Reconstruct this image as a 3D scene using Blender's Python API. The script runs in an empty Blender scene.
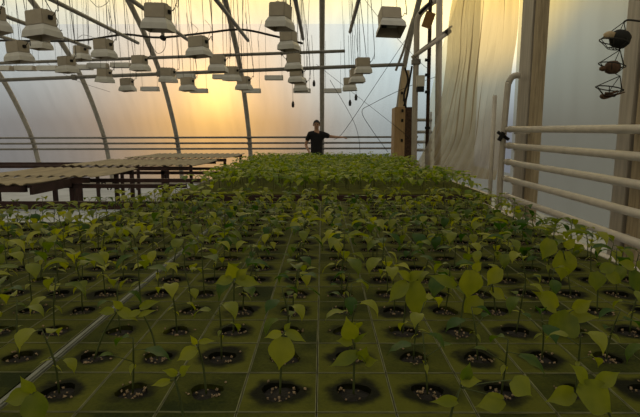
import bpy, bmesh, math, random
from mathutils import Vector, Matrix, noise as mnoise
R = random.Random(7)
C = bpy.context.scene.collection
sc = bpy.context.scene
PI = math.pi

# ------------------------------------------------------------------ camera
F = 500.0
CAMZ = 1.4
PITCH = math.atan((208.5 - 134) / F)
YAW = math.atan(2 / F)
cam_d = bpy.data.cameras.new('camera'); cam = bpy.data.objects.new('camera', cam_d); C.objects.link(cam)
cam_d.sensor_width = 36; cam_d.lens = F / 640 * 36; cam_d.clip_start = .05; cam_d.clip_end = 500
cam.location = (0, 0, CAMZ); cam.rotation_euler = (PI / 2 - PITCH, 0, YAW)
sc.camera = cam
CM = cam.rotation_euler.to_matrix()

def ray(px, py):
    return CM @ Vector(((px - 320) / F, (208.5 - py) / F, -1))
def at(px, py, Y):
    d = ray(px, py); t = Y / d.y
    return Vector((0, 0, CAMZ)) + d * t
def onz(px, py, z):
    d = ray(px, py); t = (z - CAMZ) / d.z
    return Vector((0, 0, CAMZ)) + d * t
def proj(p):
    v = CM.transposed() @ (Vector(p) - Vector((0, 0, CAMZ)))
    if v.z > -.05: return (-9999, -9999)
    return (320 + F * v.x / -v.z, 208.5 - F * v.y / -v.z)

# ------------------------------------------------------------------ materials
def mat(name):
    m = bpy.data.materials.new(name); m.use_nodes = True
    nt = m.node_tree; nt.nodes.clear()
    return m, nt, nt.nodes.new('ShaderNodeOutputMaterial')
def N(nt, t, **kw):
    n = nt.nodes.new(t)
    for k, v in kw.items():
        if k in n.inputs: n.inputs[k].default_value = v
        else: setattr(n, k, v)
    return n
def L(nt, a, b): nt.links.new(a, b)
def rgb(r, g, b): return (r, g, b, 1)

def solid(name, col, rough=.6, metal=0.0, var=.25, scale=8.0, bump=0.0, spec=.4, stretch=None):
    """A plain surface with mottled procedural colour."""
    m, nt, out = mat(name)
    b = N(nt, 'ShaderNodeBsdfPrincipled', Roughness=rough, Metallic=metal)
    b.inputs['Specular IOR Level'].default_value = spec
    tc = N(nt, 'ShaderNodeTexCoord')
    nz = N(nt, 'ShaderNodeTexNoise', Scale=scale, Detail=5.0)
    if stretch:
        mp = N(nt, 'ShaderNodeMapping'); mp.inputs['Scale'].default_value = stretch
        L(nt, tc.outputs['Object'], mp.inputs[0]); L(nt, mp.outputs[0], nz.inputs['Vector'])
    else: L(nt, tc.outputs['Object'], nz.inputs['Vector'])
    cr = N(nt, 'ShaderNodeValToRGB')
    cr.color_ramp.elements[0].position = .3; cr.color_ramp.elements[1].position = .7
    cr.color_ramp.elements[0].color = rgb(*[c * (1 - var) for c in col])
    cr.color_ramp.elements[1].color = rgb(*[min(1, c * (1 + var)) for c in col])
    L(nt, nz.outputs['Fac'], cr.inputs[0]); L(nt, cr.outputs[0], b.inputs['Base Color'])
    if bump:
        bp = N(nt, 'ShaderNodeBump', Strength=bump, Distance=.01)
        L(nt, nz.outputs['Fac'], bp.inputs['Height']); L(nt, bp.outputs[0], b.inputs['Normal'])
    L(nt, b.outputs[0], out.inputs[0])
    return m

def film(name, tint, haze_col, haze, streak=.15, gloss=.04, sscale=(1.2, .25, .06)):
    """Polythene: partly clear, partly scattering, with dusty streaks running down it."""
    m, nt, out = mat(name)
    tc = N(nt, 'ShaderNodeTexCoord')
    mp = N(nt, 'ShaderNodeMapping'); mp.inputs['Scale'].default_value = sscale
    L(nt, tc.outputs['Object'], mp.inputs[0])
    nz = N(nt, 'ShaderNodeTexNoise', Scale=4.0, Detail=2.0, Roughness=.5); L(nt, mp.outputs[0], nz.inputs['Vector'])
    cr = N(nt, 'ShaderNodeValToRGB')
    cr.color_ramp.elements[0].position = .35; cr.color_ramp.elements[1].position = .65
    cr.color_ramp.elements[0].color = rgb(*[c * (1 - streak) for c in tint])
    cr.color_ramp.elements[1].color = rgb(*[min(1, c * (1 + streak * .5)) for c in tint])
    L(nt, nz.outputs['Fac'], cr.inputs[0])
    tr = N(nt, 'ShaderNodeBsdfTransparent'); L(nt, cr.outputs[0], tr.inputs[0])
    tl = N(nt, 'ShaderNodeBsdfTranslucent'); tl.inputs[0].default_value = rgb(*haze_col)
    df = N(nt, 'ShaderNodeBsdfDiffuse'); df.inputs[0].default_value = rgb(*[c * .6 for c in haze_col])
    m0 = N(nt, 'ShaderNodeMixShader'); m0.inputs[0].default_value = .3
    L(nt, tl.outputs[0], m0.inputs[1]); L(nt, df.outputs[0], m0.inputs[2])
    m1 = N(nt, 'ShaderNodeMixShader'); m1.inputs[0].default_value = haze
    L(nt, tr.outputs[0], m1.inputs[1]); L(nt, m0.outputs[0], m1.inputs[2])
    gl = N(nt, 'ShaderNodeBsdfGlossy', Roughness=.25)
    m2 = N(nt, 'ShaderNodeMixShader'); m2.inputs[0].default_value = gloss
    L(nt, m1.outputs[0], m2.inputs[1]); L(nt, gl.outputs[0], m2.inputs[2])
    L(nt, m2.outputs[0], out.inputs[0])
    return m

def leaf_mat(name, dark, light, trans):
    m, nt, out = mat(name)
    at_ = N(nt, 'ShaderNodeAttribute'); at_.attribute_name = 'leafcol'
    oi = N(nt, 'ShaderNodeObjectInfo')
    tc = N(nt, 'ShaderNodeTexCoord')
    nz = N(nt, 'ShaderNodeTexNoise', Scale=30.0, Detail=3.0); L(nt, tc.outputs['Object'], nz.inputs['Vector'])
    a1 = N(nt, 'ShaderNodeMath', operation='MULTIPLY_ADD'); a1.inputs[1].default_value = .35; L(nt, oi.outputs['Random'], a1.inputs[0]); L(nt, at_.outputs['Fac'], a1.inputs[2])
    a2 = N(nt, 'ShaderNodeMath', operation='MULTIPLY_ADD'); a2.inputs[1].default_value = .5; L(nt, nz.outputs['Fac'], a2.inputs[0]); L(nt, a1.outputs[0], a2.inputs[2])
    a3 = N(nt, 'ShaderNodeMath', operation='SUBTRACT', use_clamp=True); a3.inputs[1].default_value = .42; L(nt, a2.outputs[0], a3.inputs[0])
    cr = N(nt, 'ShaderNodeValToRGB')
    cr.color_ramp.elements[0].color = rgb(*dark); cr.color_ramp.elements[1].color = rgb(*light)
    L(nt, a3.outputs[0], cr.inputs[0])
    b = N(nt, 'ShaderNodeBsdfPrincipled', Roughness=.42); b.inputs['Specular IOR Level'].default_value = .30
    L(nt, cr.outputs[0], b.inputs['Base Color'])
    hs = N(nt, 'ShaderNodeHueSaturation', Saturation=1.15, Value=1.5); L(nt, cr.outputs[0], hs.inputs['Color'])
    t = N(nt, 'ShaderNodeBsdfTranslucent'); L(nt, hs.outputs[0], t.inputs[0])
    mx = N(nt, 'ShaderNodeMixShader'); mx.inputs[0].default_value = trans
    L(nt, b.outputs[0], mx.inputs[1]); L(nt, t.outputs[0], mx.inputs[2])
    L(nt, mx.outputs[0], out.inputs[0])
    return m

def block_mat():
    m, nt, out = mat('algae_green_block')
    tc = N(nt, 'ShaderNodeTexCoord'); oi = N(nt, 'ShaderNodeObjectInfo')
    ge = N(nt, 'ShaderNodeNewGeometry')
    n1 = N(nt, 'ShaderNodeTexNoise', Scale=7.0, Detail=4.0); L(nt, ge.outputs['Position'], n1.inputs['Vector'])
    n2 = N(nt, 'ShaderNodeTexNoise', Scale=120.0, Detail=3.0); L(nt, ge.outputs['Position'], n2.inputs['Vector'])
    a = N(nt, 'ShaderNodeMath', operation='MULTIPLY_ADD'); a.inputs[1].default_value = .42
    L(nt, oi.outputs['Random'], a.inputs[0]); L(nt, n1.outputs['Fac'], a.inputs[2])
    a2 = N(nt, 'ShaderNodeMath', operation='MULTIPLY_ADD'); a2.inputs[1].default_value = .3
    L(nt, n2.outputs['Fac'], a2.inputs[0]); L(nt, a.outputs[0], a2.inputs[2])
    cr = N(nt, 'ShaderNodeValToRGB')
    cr.color_ramp.elements[0].position = .55; cr.color_ramp.elements[1].position = 1.05
    cr.color_ramp.elements[0].color = rgb(.014, .021, .003); cr.color_ramp.elements[1].color = rgb(.085, .090, .010)
    L(nt, a2.outputs[0], cr.inputs[0])
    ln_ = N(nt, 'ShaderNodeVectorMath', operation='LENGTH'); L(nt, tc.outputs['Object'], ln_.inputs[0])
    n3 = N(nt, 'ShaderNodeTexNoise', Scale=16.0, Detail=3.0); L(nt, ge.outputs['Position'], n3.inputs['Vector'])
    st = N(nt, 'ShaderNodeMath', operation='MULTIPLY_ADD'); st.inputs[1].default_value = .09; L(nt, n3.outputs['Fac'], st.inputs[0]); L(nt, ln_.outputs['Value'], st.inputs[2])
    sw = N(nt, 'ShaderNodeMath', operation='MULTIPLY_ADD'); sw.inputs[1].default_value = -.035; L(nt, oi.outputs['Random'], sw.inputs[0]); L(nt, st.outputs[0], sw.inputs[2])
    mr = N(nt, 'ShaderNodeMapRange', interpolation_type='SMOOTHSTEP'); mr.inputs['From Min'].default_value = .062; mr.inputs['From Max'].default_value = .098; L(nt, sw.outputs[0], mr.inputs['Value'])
    wet_shade = N(nt, 'ShaderNodeMix', data_type='RGBA'); wet_shade.inputs['A'].default_value = rgb(.007, .008, .003)  # dark ring round the hole: wet stain plus shadow painted into the colour
    L(nt, mr.outputs[0], wet_shade.inputs['Factor']); L(nt, cr.outputs[0], wet_shade.inputs['B'])
    b = N(nt, 'ShaderNodeBsdfPrincipled', Roughness=.8); b.inputs['Specular IOR Level'].default_value = .10
    L(nt, wet_shade.outputs['Result'], b.inputs['Base Color'])
    bp = N(nt, 'ShaderNodeBump', Strength=.35, Distance=.004); L(nt, n2.outputs['Fac'], bp.inputs['Height']); L(nt, bp.outputs[0], b.inputs['Normal'])
    L(nt, b.outputs[0], out.inputs[0])
    return m

M = dict(
    film_wall=film('wall_polythene', (.86, .87, .87), (.55, .57, .60), .22, .05),
    film_roof=film('roof_polythene', (1.0, .98, .88), (.85, .82, .70), .22, .05),
    film_end=film('end_wall_polythene', (.80, .80, .70), (.54, .54, .45), .42, .08, sscale=(.3, 1.3, .08)),
    curtain=film('hanging_polythene', (.90, .81, .62), (.48, .40, .29), .50, .14, .05, (.6, 2.0, .15)),
    floor=solid('pale_ground_sheet', (.42, .44, .47), .7, 0, .15, 2.0),
    galv=solid('galvanised_pipe', (.42, .39, .34), .5, .2, .2, 12.0),
    greypipe=solid('grey_painted_pipe', (.20, .19, .18), .55, .1, .2, 10.0),
    whitepipe=solid('cream_painted_pipe', (.50, .46, .42), .45, 0, .12, 9.0),
    postlight=solid('weathered_aluminium', (.42, .38, .34), .6, .1, .2, 4.0, stretch=(6, 6, .5)),
    postwood=solid('weathered_timber', (.36, .29, .20), .8, 0, .3, 6.0, .3, stretch=(8, 8, .6)),
    rust=solid('rusty_steel', (.055, .028, .016), .8, .1, .6, 25.0, .4),
    maroon=solid('dark_maroon_steel', (.035, .014, .014), .6, .1, .4, 10.0),
    beige=solid('beige_corrugated_sheet', (.29, .235, .15), .75, 0, .22, 3.0, stretch=(6, .6, 6)),
    cabinet=solid('brown_cabinet_face', (.34, .22, .11), .65, 0, .2, 5.0, stretch=(6, 6, .8)),
    cabinet2=solid('tan_board', (.48, .37, .24), .7, 0, .2, 4.0, stretch=(5, 5, .6)),
    black=solid('black_plastic', (.010, .010, .010), .8, 0, .3, 10.0),
    wire=solid('dark_wire', (.03, .028, .026), .6, .3, .2, 10.0),
    lampbox=solid('lamp_housing', (.39, .345, .29), .5, 0, .08, 8.0),
    lamphood=solid('lamp_reflector', (.53, .53, .53), .45, 0, .08, 8.0),
    lampin=solid('lamp_reflector_inside', (.30, .25, .19), .35, .3, .1, 8.0),
    glass=solid('lamp_glass', (.25, .24, .22), .15, 0, .05, 8.0),
    soil=solid('dark_peat', (.010, .008, .006), .95, 0, .5, 60.0, .8),
    perlite=solid('perlite', (.26, .19, .12), .9, 0, .5, 90.0),
    rim=solid('block_wrapper_edge', (.105, .11, .045), .6, 0, .6, 14.0),
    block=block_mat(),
    stem=solid('green_stem', (.055, .075, .02), .6, 0, .3, 20.0),
    leaf=leaf_mat('pepper_leaf', (.030, .080, .006), (.31, .32, .035), .45),
    leaf_far_lit=leaf_mat('far_pepper_leaf_lit', (.065, .14, .010), (.39, .42, .055), .45),  # brighter pepper leaf: light of the sky glow put into the colour
    leaf_green=leaf_mat('fresh_green_leaf', (.04, .16, .008), (.18, .38, .03), .45),
    lining=solid('pale_bench_lining', (.34, .37, .42), .5, 0, .15, 5.0),
    strip=solid('grey_strip', (.17, .18, .15), .7, 0, .2, 20.0),
    skin=solid('skin', (.42, .24, .16), .55, 0, .08, 10.0),
    hair=solid('dark_hair', (.012, .009, .007), .6, 0, .3, 60.0),
    tshirt=solid('black_cotton', (.010, .010, .012), .9, 0, .2, 40.0),
    trousers=solid('dark_trousers', (.014, .014, .018), .85, 0, .2, 30.0),
    eye=solid('eye', (.05, .04, .035), .2, 0, .0, 10.0),
    lips=solid('lips', (.30, .12, .10), .5, 0, .1, 10.0),
    card=solid('brown_card', (.22, .12, .04), .85, 0, .2, 10.0),
    white=solid('off_white_plastic', (.55, .53, .48), .5, 0, .1, 10.0),
    brownpot=solid('terracotta_brown', (.09, .05, .03), .85, 0, .4, 25.0, .4),
    steel=solid('light_steel', (.38, .38, .38), .5, .4, .15, 10.0),
)

# ------------------------------------------------------------------ mesh building
class MB:
    def __init__(s): s.v = []; s.f = []; s.mi = []; s.col = None; s.smooth = []
    def add(s, vs, fs, mi=0, smooth=False, col=None):
        o = len(s.v); s.v += [tuple(v) for v in vs]
        for f in fs:
            s.f.append(tuple(i + o for i in f)); s.mi.append(mi); s.smooth.append(smooth)
        if col is not None:
            if s.col is None: s.col = [0.0] * o
            s.col += [col] * len(vs)
        elif s.col is not None: s.col += [0.0] * len(vs)
        return s
    def box(s, c, d, mi=0, rot=None, bev=0.0):
        x, y, z = d[0] / 2, d[1] / 2, d[2] / 2
        if bev:
            bm = bmesh.new(); bmesh.ops.create_cube(bm, size=1)
            for v in bm.verts: v.co = Vector((v.co.x * d[0], v.co.y * d[1], v.co.z * d[2]))
            bmesh.ops.bevel(bm, geom=bm.edges[:], offset=bev, segments=2, affect='EDGES')
            vs = [v.co.copy() for v in bm.verts]; fs = [[v.index for v in f.verts] for f in bm.faces]; bm.free()
        else:
            vs = [Vector((a, b, e)) for a in (-x, x) for b in (-y, y) for e in (-z, z)]
            fs = [(0, 1, 3, 2), (4, 6, 7, 5), (0, 4, 5, 1), (2, 3, 7, 6), (0, 2, 6, 4), (1, 5, 7, 3)]
        if rot is not None: vs = [rot @ v for v in vs]
        return s.add([v + Vector(c) for v in vs], fs, mi)
    def tube(s, pts, r, n=8, mi=0, closed=False, caps=True):
        pts = [Vector(p) for p in pts]; k = len(pts)
        rs = r if isinstance(r, (list, tuple)) else [r] * k
        vs = []; up = None
        for i, p in enumerate(pts):
            if closed: t = pts[(i + 1) % k] - pts[i - 1]
            else: t = pts[min(i + 1, k - 1)] - pts[max(i - 1, 0)]
            t.normalize()
            if up is None:
                up = Vector((0, 0, 1)) if abs(t.z) < .9 else Vector((1, 0, 0))
            u = (up - t * up.dot(t))
            if u.length < 1e-5: u = t.orthogonal()
            u.normalize(); w = t.cross(u); up = u
            for j in range(n):
                a = 2 * PI * j / n
                vs.append(p + (u * math.cos(a) + w * math.sin(a)) * rs[i])
        fs = []
        for i in range(k if closed else k - 1):
            for j in range(n):
                a, b = i * n + j, i * n + (j + 1) % n
                c, d = ((i + 1) % k) * n + (j + 1) % n, ((i + 1) % k) * n + j
                fs.append((a, b, c, d))
        if caps and not closed:
            fs.append(tuple(range(n - 1, -1, -1))); fs.append(tuple(range((k - 1) * n, k * n)))
        return s.add(vs, fs, mi, True)
    def lathe(s, prof, n=16, c=(0, 0, 0), mi=0, smooth=True, axis=None):
        vs = []; fs = []
        for r, z in prof:
            for j in range(n):
                a = 2 * PI * j / n; vs.append(Vector((r * math.cos(a), r * math.sin(a), z)))
        for i in range(len(prof) - 1):
            for j in range(n):
                fs.append((i * n + j, i * n + (j + 1) % n, (i + 1) * n + (j + 1) % n, (i + 1) * n + j))
        fs.append(tuple(range(n - 1, -1, -1))); fs.append(tuple(range((len(prof) - 1) * n, len(prof) * n)))
        if axis is not None: vs = [axis @ v for v in vs]
        return s.add([v + Vector(c) for v in vs], fs, mi, smooth)
    def mesh(s, name, mats):
        me = bpy.data.meshes.new(name); me.from_pydata(s.v, [], s.f)
        for m in (mats if isinstance(mats, (list, tuple)) else [mats]): me.materials.append(m)
        me.polygons.foreach_set('material_index', s.mi); me.polygons.foreach_set('use_smooth', s.smooth)
        if s.col is not None:
            a = me.attributes.new('leafcol', 'FLOAT', 'POINT'); a.data.foreach_set('value', s.col)
        me.update(); return me
    def build(s, name, mats, parent=None):
        o = bpy.data.objects.new(name, s.mesh(name, mats)); C.objects.link(o)
        if parent is not None: o.parent = parent
        return o

def tag(o, label=None, cat=None, group=None, kind=None):
    if label: o['label'] = label
    if cat: o['category'] = cat
    if group: o['group'] = group
    if kind: o['kind'] = kind
    return o
def empty(name, loc=(0, 0, 0), rz=0, label=None, cat=None, group=None):
    o = bpy.data.objects.new(name, None); C.objects.link(o); o.empty_display_size = .1
    o.location = loc; o.rotation_euler = (0, 0, rz)
    return tag(o, label, cat, group)
def copy_tree(o, parent=None):
    c = o.copy(); C.objects.link(c); c.parent = parent
    for ch in o.children: copy_tree(ch, c)
    return c
def crom(pts, n=8):
    P = [Vector(p) for p in pts]; P = [P[0] * 2 - P[1]] + P + [P[-1] * 2 - P[-2]]; out = []
    for i in range(1, len(P) - 2):
        a, b, c, d = P[i - 1:i + 3]
        for k in range(n):
            t = k / n
            out.append(.5 * ((2 * b) + (c - a) * t + (2 * a - 5 * b + 4 * c - d) * t * t + (3 * b - a - 3 * c + d) * t ** 3))
    out.append(P[-2].copy()); return out
ORD = ['first', 'second', 'third', 'fourth', 'fifth', 'sixth', 'seventh', 'eighth', 'ninth', 'tenth', 'eleventh', 'twelfth', 'thirteenth',
       'fourteenth', 'fifteenth', 'sixteenth', 'seventeenth', 'eighteenth', 'nineteenth', 'twentieth', 'twenty-first', 'twenty-second', 'twenty-third']

# ------------------------------------------------------------------ greenhouse shell
half = [(14.28, -.02), (14.08, .74), (13.86, 1.35), (13.28, 2.22), (12.72, 2.86), (11.9, 3.5), (10.75, 4.16), (9.4, 4.72), (7.8, 5.15), (6.0, 5.3)]
full = half + [(12 - y, z) for y, z in reversed(half[:-1])]
prof = [(p.x, p.y) for p in crom([(y, z, 0) for y, z in full], 6)]
def zroof(Y):
    best = 5.3
    for (a, b), (c, d) in zip(prof, prof[1:]):
        if (a - Y) * (c - Y) <= 0 and a != c:
            t = (Y - a) / (c - a); return b + (d - b) * t
    return best
def offs(d):
    out = []
    for i, (y, z) in enumerate(prof):
        a = prof[max(i - 1, 0)]; b = prof[min(i + 1, len(prof) - 1)]
        t = Vector((b[0] - a[0], b[1] - a[1])).normalized()
        out.append((y + t.y * d, z - t.x * d))
    return out
skin_prof = offs(.05)
XL, XR = -15.0, 2.8
# find the seam between the wall sheet and the roof sheet
seam = 0
for i, (y, z) in enumerate(skin_prof):
    if proj((-2, y, z))[1] > 24.0: seam = i
    else: break
(y0, z0), (y1, z1) = skin_prof[seam], skin_prof[seam + 1]
p0, p1 = proj((-2, y0, z0))[1], proj((-2, y1, z1))[1]
t = (p0 - 24.0) / (p0 - p1)
sp = (y0 + (y1 - y0) * t, z0 + (z1 - z0) * t)
nrear = len(skin_prof) - 18
def sheet(name, pts, m):
    mb = MB(); nx = 18
    vs = []; fs = []
    for i in range(nx + 1):
        x = XL + (XR - XL) * i / nx
        for y, z in pts: vs.append((x, y, z))
    k = len(pts)
    for i in range(nx):
        for j in range(k - 1): fs.append((i * k + j, i * k + j + 1, (i + 1) * k + j + 1, (i + 1) * k + j))
    mb.add(vs, fs, 0, True)
    return tag(mb.build(name, m), kind='structure')
sheet('wall_back', skin_prof[:seam + 1] + [sp], M['film_wall'])
sheet('ceiling', [sp] + skin_prof[seam + 1:nrear + 1], M['film_roof'])
sheet('wall_front', skin_prof[nrear:], M['film_wall'])
def endwall(name, x, gap=None):
    """Sheeted gable end, optionally with a tall doorway between two depths."""
    mb = MB(); ys = sorted({y for y, z in skin_prof} | set(gap or ()))
    zz = lambda y: min(5.35, zroof(min(max(y, -2.2), 14.2)) + .05)
    for a_, b_ in zip(ys, ys[1:]):
        m_ = (a_ + b_) / 2; inside = gap and gap[0] < m_ < gap[1]
        mb.add([(x, a_, 0), (x, b_, 0), (x, b_, .82 if inside else zz(b_)), (x, a_, .82 if inside else zz(a_))], [(0, 1, 2, 3)])
        if inside and zz(m_) > 4.75: mb.add([(x, a_, 4.7), (x, b_, 4.7), (x, b_, zz(b_)), (x, a_, zz(a_))], [(0, 1, 2, 3)])
    return tag(mb.build(name, M['film_end']), kind='structure')
endwall('wall_right', XR, (7.45, 9.25))
endwall('wall_left', XL)
mb = MB(); mb.box((-6.1, 6, -.05), (20, 18, .1)); tag(mb.build('floor', M['floor']), kind='structure')
# low dark kerb where the sheet meets the ground
mb = MB(); mb.box((-6.1, 14.2, .06), (17.8, .10, .12)); tag(mb.build('baseboard_back', M['postlight']), kind='structure')

# ------------------------------------------------------------------ arches
arch_lab = {-10: 'bent steel arch furthest to the left along the translucent back wall',
            -8: 'bent steel arch over the left benches, cut off by the left edge',
            -6: 'bent steel arch curving up behind the corrugated benches, third left of the person',
            -4: 'bent steel arch just left of the orange sun glow',
            -2: 'bent steel arch just right of the orange sun glow',
            0: 'steel arch rising straight up right behind the person',
            2: 'steel arch behind the tall brown cabinet at the right'}
for X in (-8, -6, -4, -2, 0, 2):
    a = empty('greenhouse_arch', (X, 14.2, 0), 0, arch_lab[X], 'arch', 'bent steel arches of the greenhouse')
    mb = MB(); mb.tube([(0, y - 14.2, z) for y, z in prof], .06, 8); mb.build('arch_tube', M['galv'], a)
    mb = MB()
    for zz, yy in ((1.29, 13.88), (1.14, 13.93), (.99, 13.98)):
        mb = MB(); mb.box((0, yy - 14.2 - .06, zz), (.13, .10, .055), bev=.008); mb.build('pipe_bracket', M['greypipe'], a)
    mb = MB(); mb.box((0, .07, .01), (.2, .16, .02)); mb.build('foot_plate', M['greypipe'], a)

# ------------------------------------------------------------------ pipes along the back wall
for i, (py, nm) in enumerate(((137.5, 'topmost'), (143.2, 'middle'), (148.8, 'lowest'))):
    Y = 13.72 + .04 * i
    z = at(322, py, Y).z
    mb = MB(); mb.tube([(-14.5, Y, z - .03), (2.6, Y, z + .015)], .026, 8)
    tag(mb.build('heating_pipe', M['greypipe']), f'{nm} of three thin grey pipes running along the back wall', 'pipe', 'heating pipes on the back wall')
def rod(name, pts, r, m, label, cat, group=None, n=8):
    mb = MB(); mb.tube(pts, r, n); return tag(mb.build(name, m), label, cat, group)
# long cross pipes under the roof
Yp = 11.9
a = empty('purlin_pipe', (0, 0, 0), 0, 'long grey pipe crossing below the lamps all the way to the right wall', 'pipe')
pa, pb = at(-60, 82.5, Yp), at(404, 64.5, Yp)
mb = MB(); mb.tube([pa, pb], .042, 8); mb.build('pipe', M['greypipe'], a)
for px in (75, 160, 300):
    t = (px + 60) / 464; p = pa.lerp(pb, t)
    mb = MB(); mb.box(p, (.10, .11, .12), bev=.01); mb.build('clamp', M['greypipe'], a)
rod('purlin_pipe', [at(-60, 65.3, 11.2), at(345, 51, 11.2)], .034, M['greypipe'], 'grey pipe hung above the longer one, open end just right of the person', 'pipe')
rod('hose', crom([at(-40, 39.5, 10.6), at(30, 41, 10.6), at(80, 40.5, 10.6), at(112, 36, 10.6), at(128, 34.5, 10.6), at(160, 37.5, 10.6), at(205, 33, 10.6), at(240, 29.5, 10.6), at(270, 35, 10.6), at(303, 43.5, 10.6)], 5), .022,
    M['wire'], 'dark hose sagging between hangers above the cross pipes', 'hose')
# pipes running towards the viewer under the roof, each with an open far end
for i, (px, py, qx) in enumerate(((38, 48, 0), (90, 48, 0), (138, 43, 60), (188, 40, 125), (248, 40.5, 215), (303, 39, 294), (350, 32, 361))):
    e = at(px, py, 10.0)
    a = empty('overhead_pipe', e, 0, f'overhead pipe running towards the viewer under the roof, {ORD[i]} from the left', 'pipe', 'overhead pipes under the roof')
    L_ = 7.6
    mb = MB(); mb.tube([(0, 0, 0), (0, -L_, .02)], .032, 8); mb.build('pipe', M['greypipe'], a)
    for yy in (-.6, -3.4, -6.4):
        zz = min(zroof(10 + yy), 5.25) - e.z - .03
        mb = MB(); mb.tube([(0, yy, .02), (0, yy, zz)], .005, 5); mb.build('hanger_wire', M['wire'], a)

# ------------------------------------------------------------------ grow lamps
def frustum(mb, z0, x0, y0, z1, x1, y1, mi=0, flip=False):
    vs = [(-x0, -y0, z0), (x0, -y0, z0), (x0, y0, z0), (-x0, y0, z0), (-x1, -y1, z1), (x1, -y1, z1), (x1, y1, z1), (-x1, y1, z1)]
    fs = [(0, 1, 5, 4), (1, 2, 6, 5), (2, 3, 7, 6), (3, 0, 4, 7)]
    if flip: fs = [f[::-1] for f in fs]
    mb.add(vs, fs, mi)
def make_lamp():
    r = empty('grow_lamp')
    mb = MB(); mb.box((-.005, 0, .215), (.285, .23, .19), bev=.012)
    for k in range(5): mb.box((-.10 + .045 * k, 0, .31), (.012, .19, .01))
    hb = mb.build('ballast_box', M['lampbox'], r)
    mb = MB(); mb.box((.14, 0, .22), (.05, .06, .05), bev=.006); mb.build('cable_gland', M['black'], hb)
    mb = MB()
    frustum(mb, .125, .138, .113, .06, .172, .147); frustum(mb, .06, .172, .147, -.015, .180, .155)
    mb.add([(-.135, -.11, .125), (.135, -.11, .125), (.135, .11, .125), (-.135, .11, .125)], [(0, 1, 2, 3)])
    rf = mb.build('reflector', M['lamphood'], r)
    mb = MB(); frustum(mb, .12, .128, .103, -.013, .169, .144, 0, True)
    mb.add([(-.128, -.103, .12), (.128, -.103, .12), (.128, .103, .12), (-.128, .103, .12)], [(3, 2, 1, 0)])
    mb.build('reflector_lining', M['lampin'], rf)
    mb = MB(); mb.tube([(-.12, 0, .07), (-.06, 0, .07)], .028, 10); mb.build('socket', M['black'], r)
    mb = MB(); mb.tube([(-.06, 0, .07), (-.04, 0, .07), (.02, 0, .07), (.08, 0, .07), (.10, 0, .07)], [.015, .024, .026, .022, .006], 10); mb.build('bulb', M['glass'], r)
    for s in (-1, 1):
        mb = MB(); mb.box((s * .11, 0, .305), (.02, .05, .03)); mb.build('hook', M['greypipe'], r)
    return r
lamp0 = make_lamp()
lamp_spots = [  # centre px, centre py, depth, label
    (42, 25, 5.5, 'big boxy grow lamp hanging upper left, largest of its line'),
    (-8, 20, 5.6, 'grow lamp cut off by the left edge at the top'),
    (40, 41, 8.6, 'small grow lamp half hidden below the largest upper left lamp'),
    (19, 52, 7.3, 'wide grow lamp near the left edge, below the largest lamp'),
    (67, 65, 9.0, 'grow lamp left of the second arch, level with the middle cross pipe'),
    (104, 49, 8.0, 'grow lamp midway between the second arch and the third arch, under the hose'),
    (81, 53, 10.4, 'small pale grow lamp between the second arch and a bigger lamp'),
    (140, 63.5, 9.6, 'grow lamp touching the third arch on its left side'),
    (104.5, 76, 10.6, 'small grow lamp hanging from the lowest cross pipe, second left of the third arch'),
    (127.5, 85, 11.3, 'smallest grow lamp low beside the third arch'),
    (158, 18, 5.7, 'big grow lamp with grey hood at the top, right of the third arch'),
    (199, 47, 7.4, 'dark grow lamp tilted under the overhead pipe, above the sun glow on the left'),
    (218, 64, 8.8, 'grow lamp between two cross pipes, just left of the fourth arch'),
    (168, 75.5, 10.0, 'pale grow lamp right of the third arch on the lowest cross pipe'),
    (188, 84.5, 10.8, 'small grow lamp low over the left side of the sun glow'),
    (232, 74, 10.2, 'small grow lamp touching the fourth arch on the cross pipe'),
    (244, 83.5, 10.8, 'small grow lamp right over the sun glow, against the fourth arch'),
    (280, 17, 6.0, 'tall grow lamp at the top left of the central upright arch'),
    (289, 41, 7.6, 'grow lamp directly below the tall one left of the upright arch'),
    (294, 62.5, 9.2, 'grow lamp third down in the line left of the upright arch'),
    (297, 76, 10.2, 'small grow lamp fourth down in the line left of the upright arch'),
    (301, 85, 11.0, 'smallest grow lamp, lowest in the line left of the upright arch'),
    (391, 20, 6.1, 'grow lamp on its own at the upper right, showing its dark bulb'),
    (363, 66, 9.3, 'grow lamp on the cross pipe right of the upright arch, highest of three'),
    (357, 76, 10.2, 'grow lamp right of the upright arch, middle of three in a slanting line'),
    (350, 84.5, 11.0, 'grow lamp right of the upright arch, lowest of three in a slanting line'),
]
for i, (px, py, Y, lab) in enumerate(lamp_spots):
    o = lamp0 if i == 0 else copy_tree(lamp0)
    o.location = at(px, py, Y) - Vector((0, 0, .12)); o.scale = (.84, .84, .84); o.rotation_euler = (R.uniform(-.05, .05), R.uniform(-.06, .06), R.uniform(-.15, .15))
    if px < 120: o.rotation_euler.z -= .35
    elif px < 300: o.rotation_euler.z -= .2
    if i in (17, 18): o.rotation_euler.z += PI / 2
    if i in (2, 19): o.rotation_euler.z += PI
    if i == 22: o.rotation_euler = (-.38, .02, .12)
    tag(o, lab, 'lamp', 'hanging grow lamps')
    zt = (zroof(Y + .06) - .22 - o.location.z) / .84
    for s in (-1, 1):
        mb = MB(); mb.tube([(s * .11, 0, .31), (s * .11 + R.uniform(-.02, .02), R.uniform(-.05, .05), zt)], .0032, 4)
        mb.build('hanging_wire', M['wire'], o)
    mb = MB(); ph = R.uniform(.15, .4)
    mb.tube(crom([(.16, 0, .22), (.22, .02, .30), (.25, .03, .30 + ph), (.14 + R.uniform(-.1, .2), .05, zt)], 5), .005, 5); mb.build('power_cable', M['wire'], o)

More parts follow.
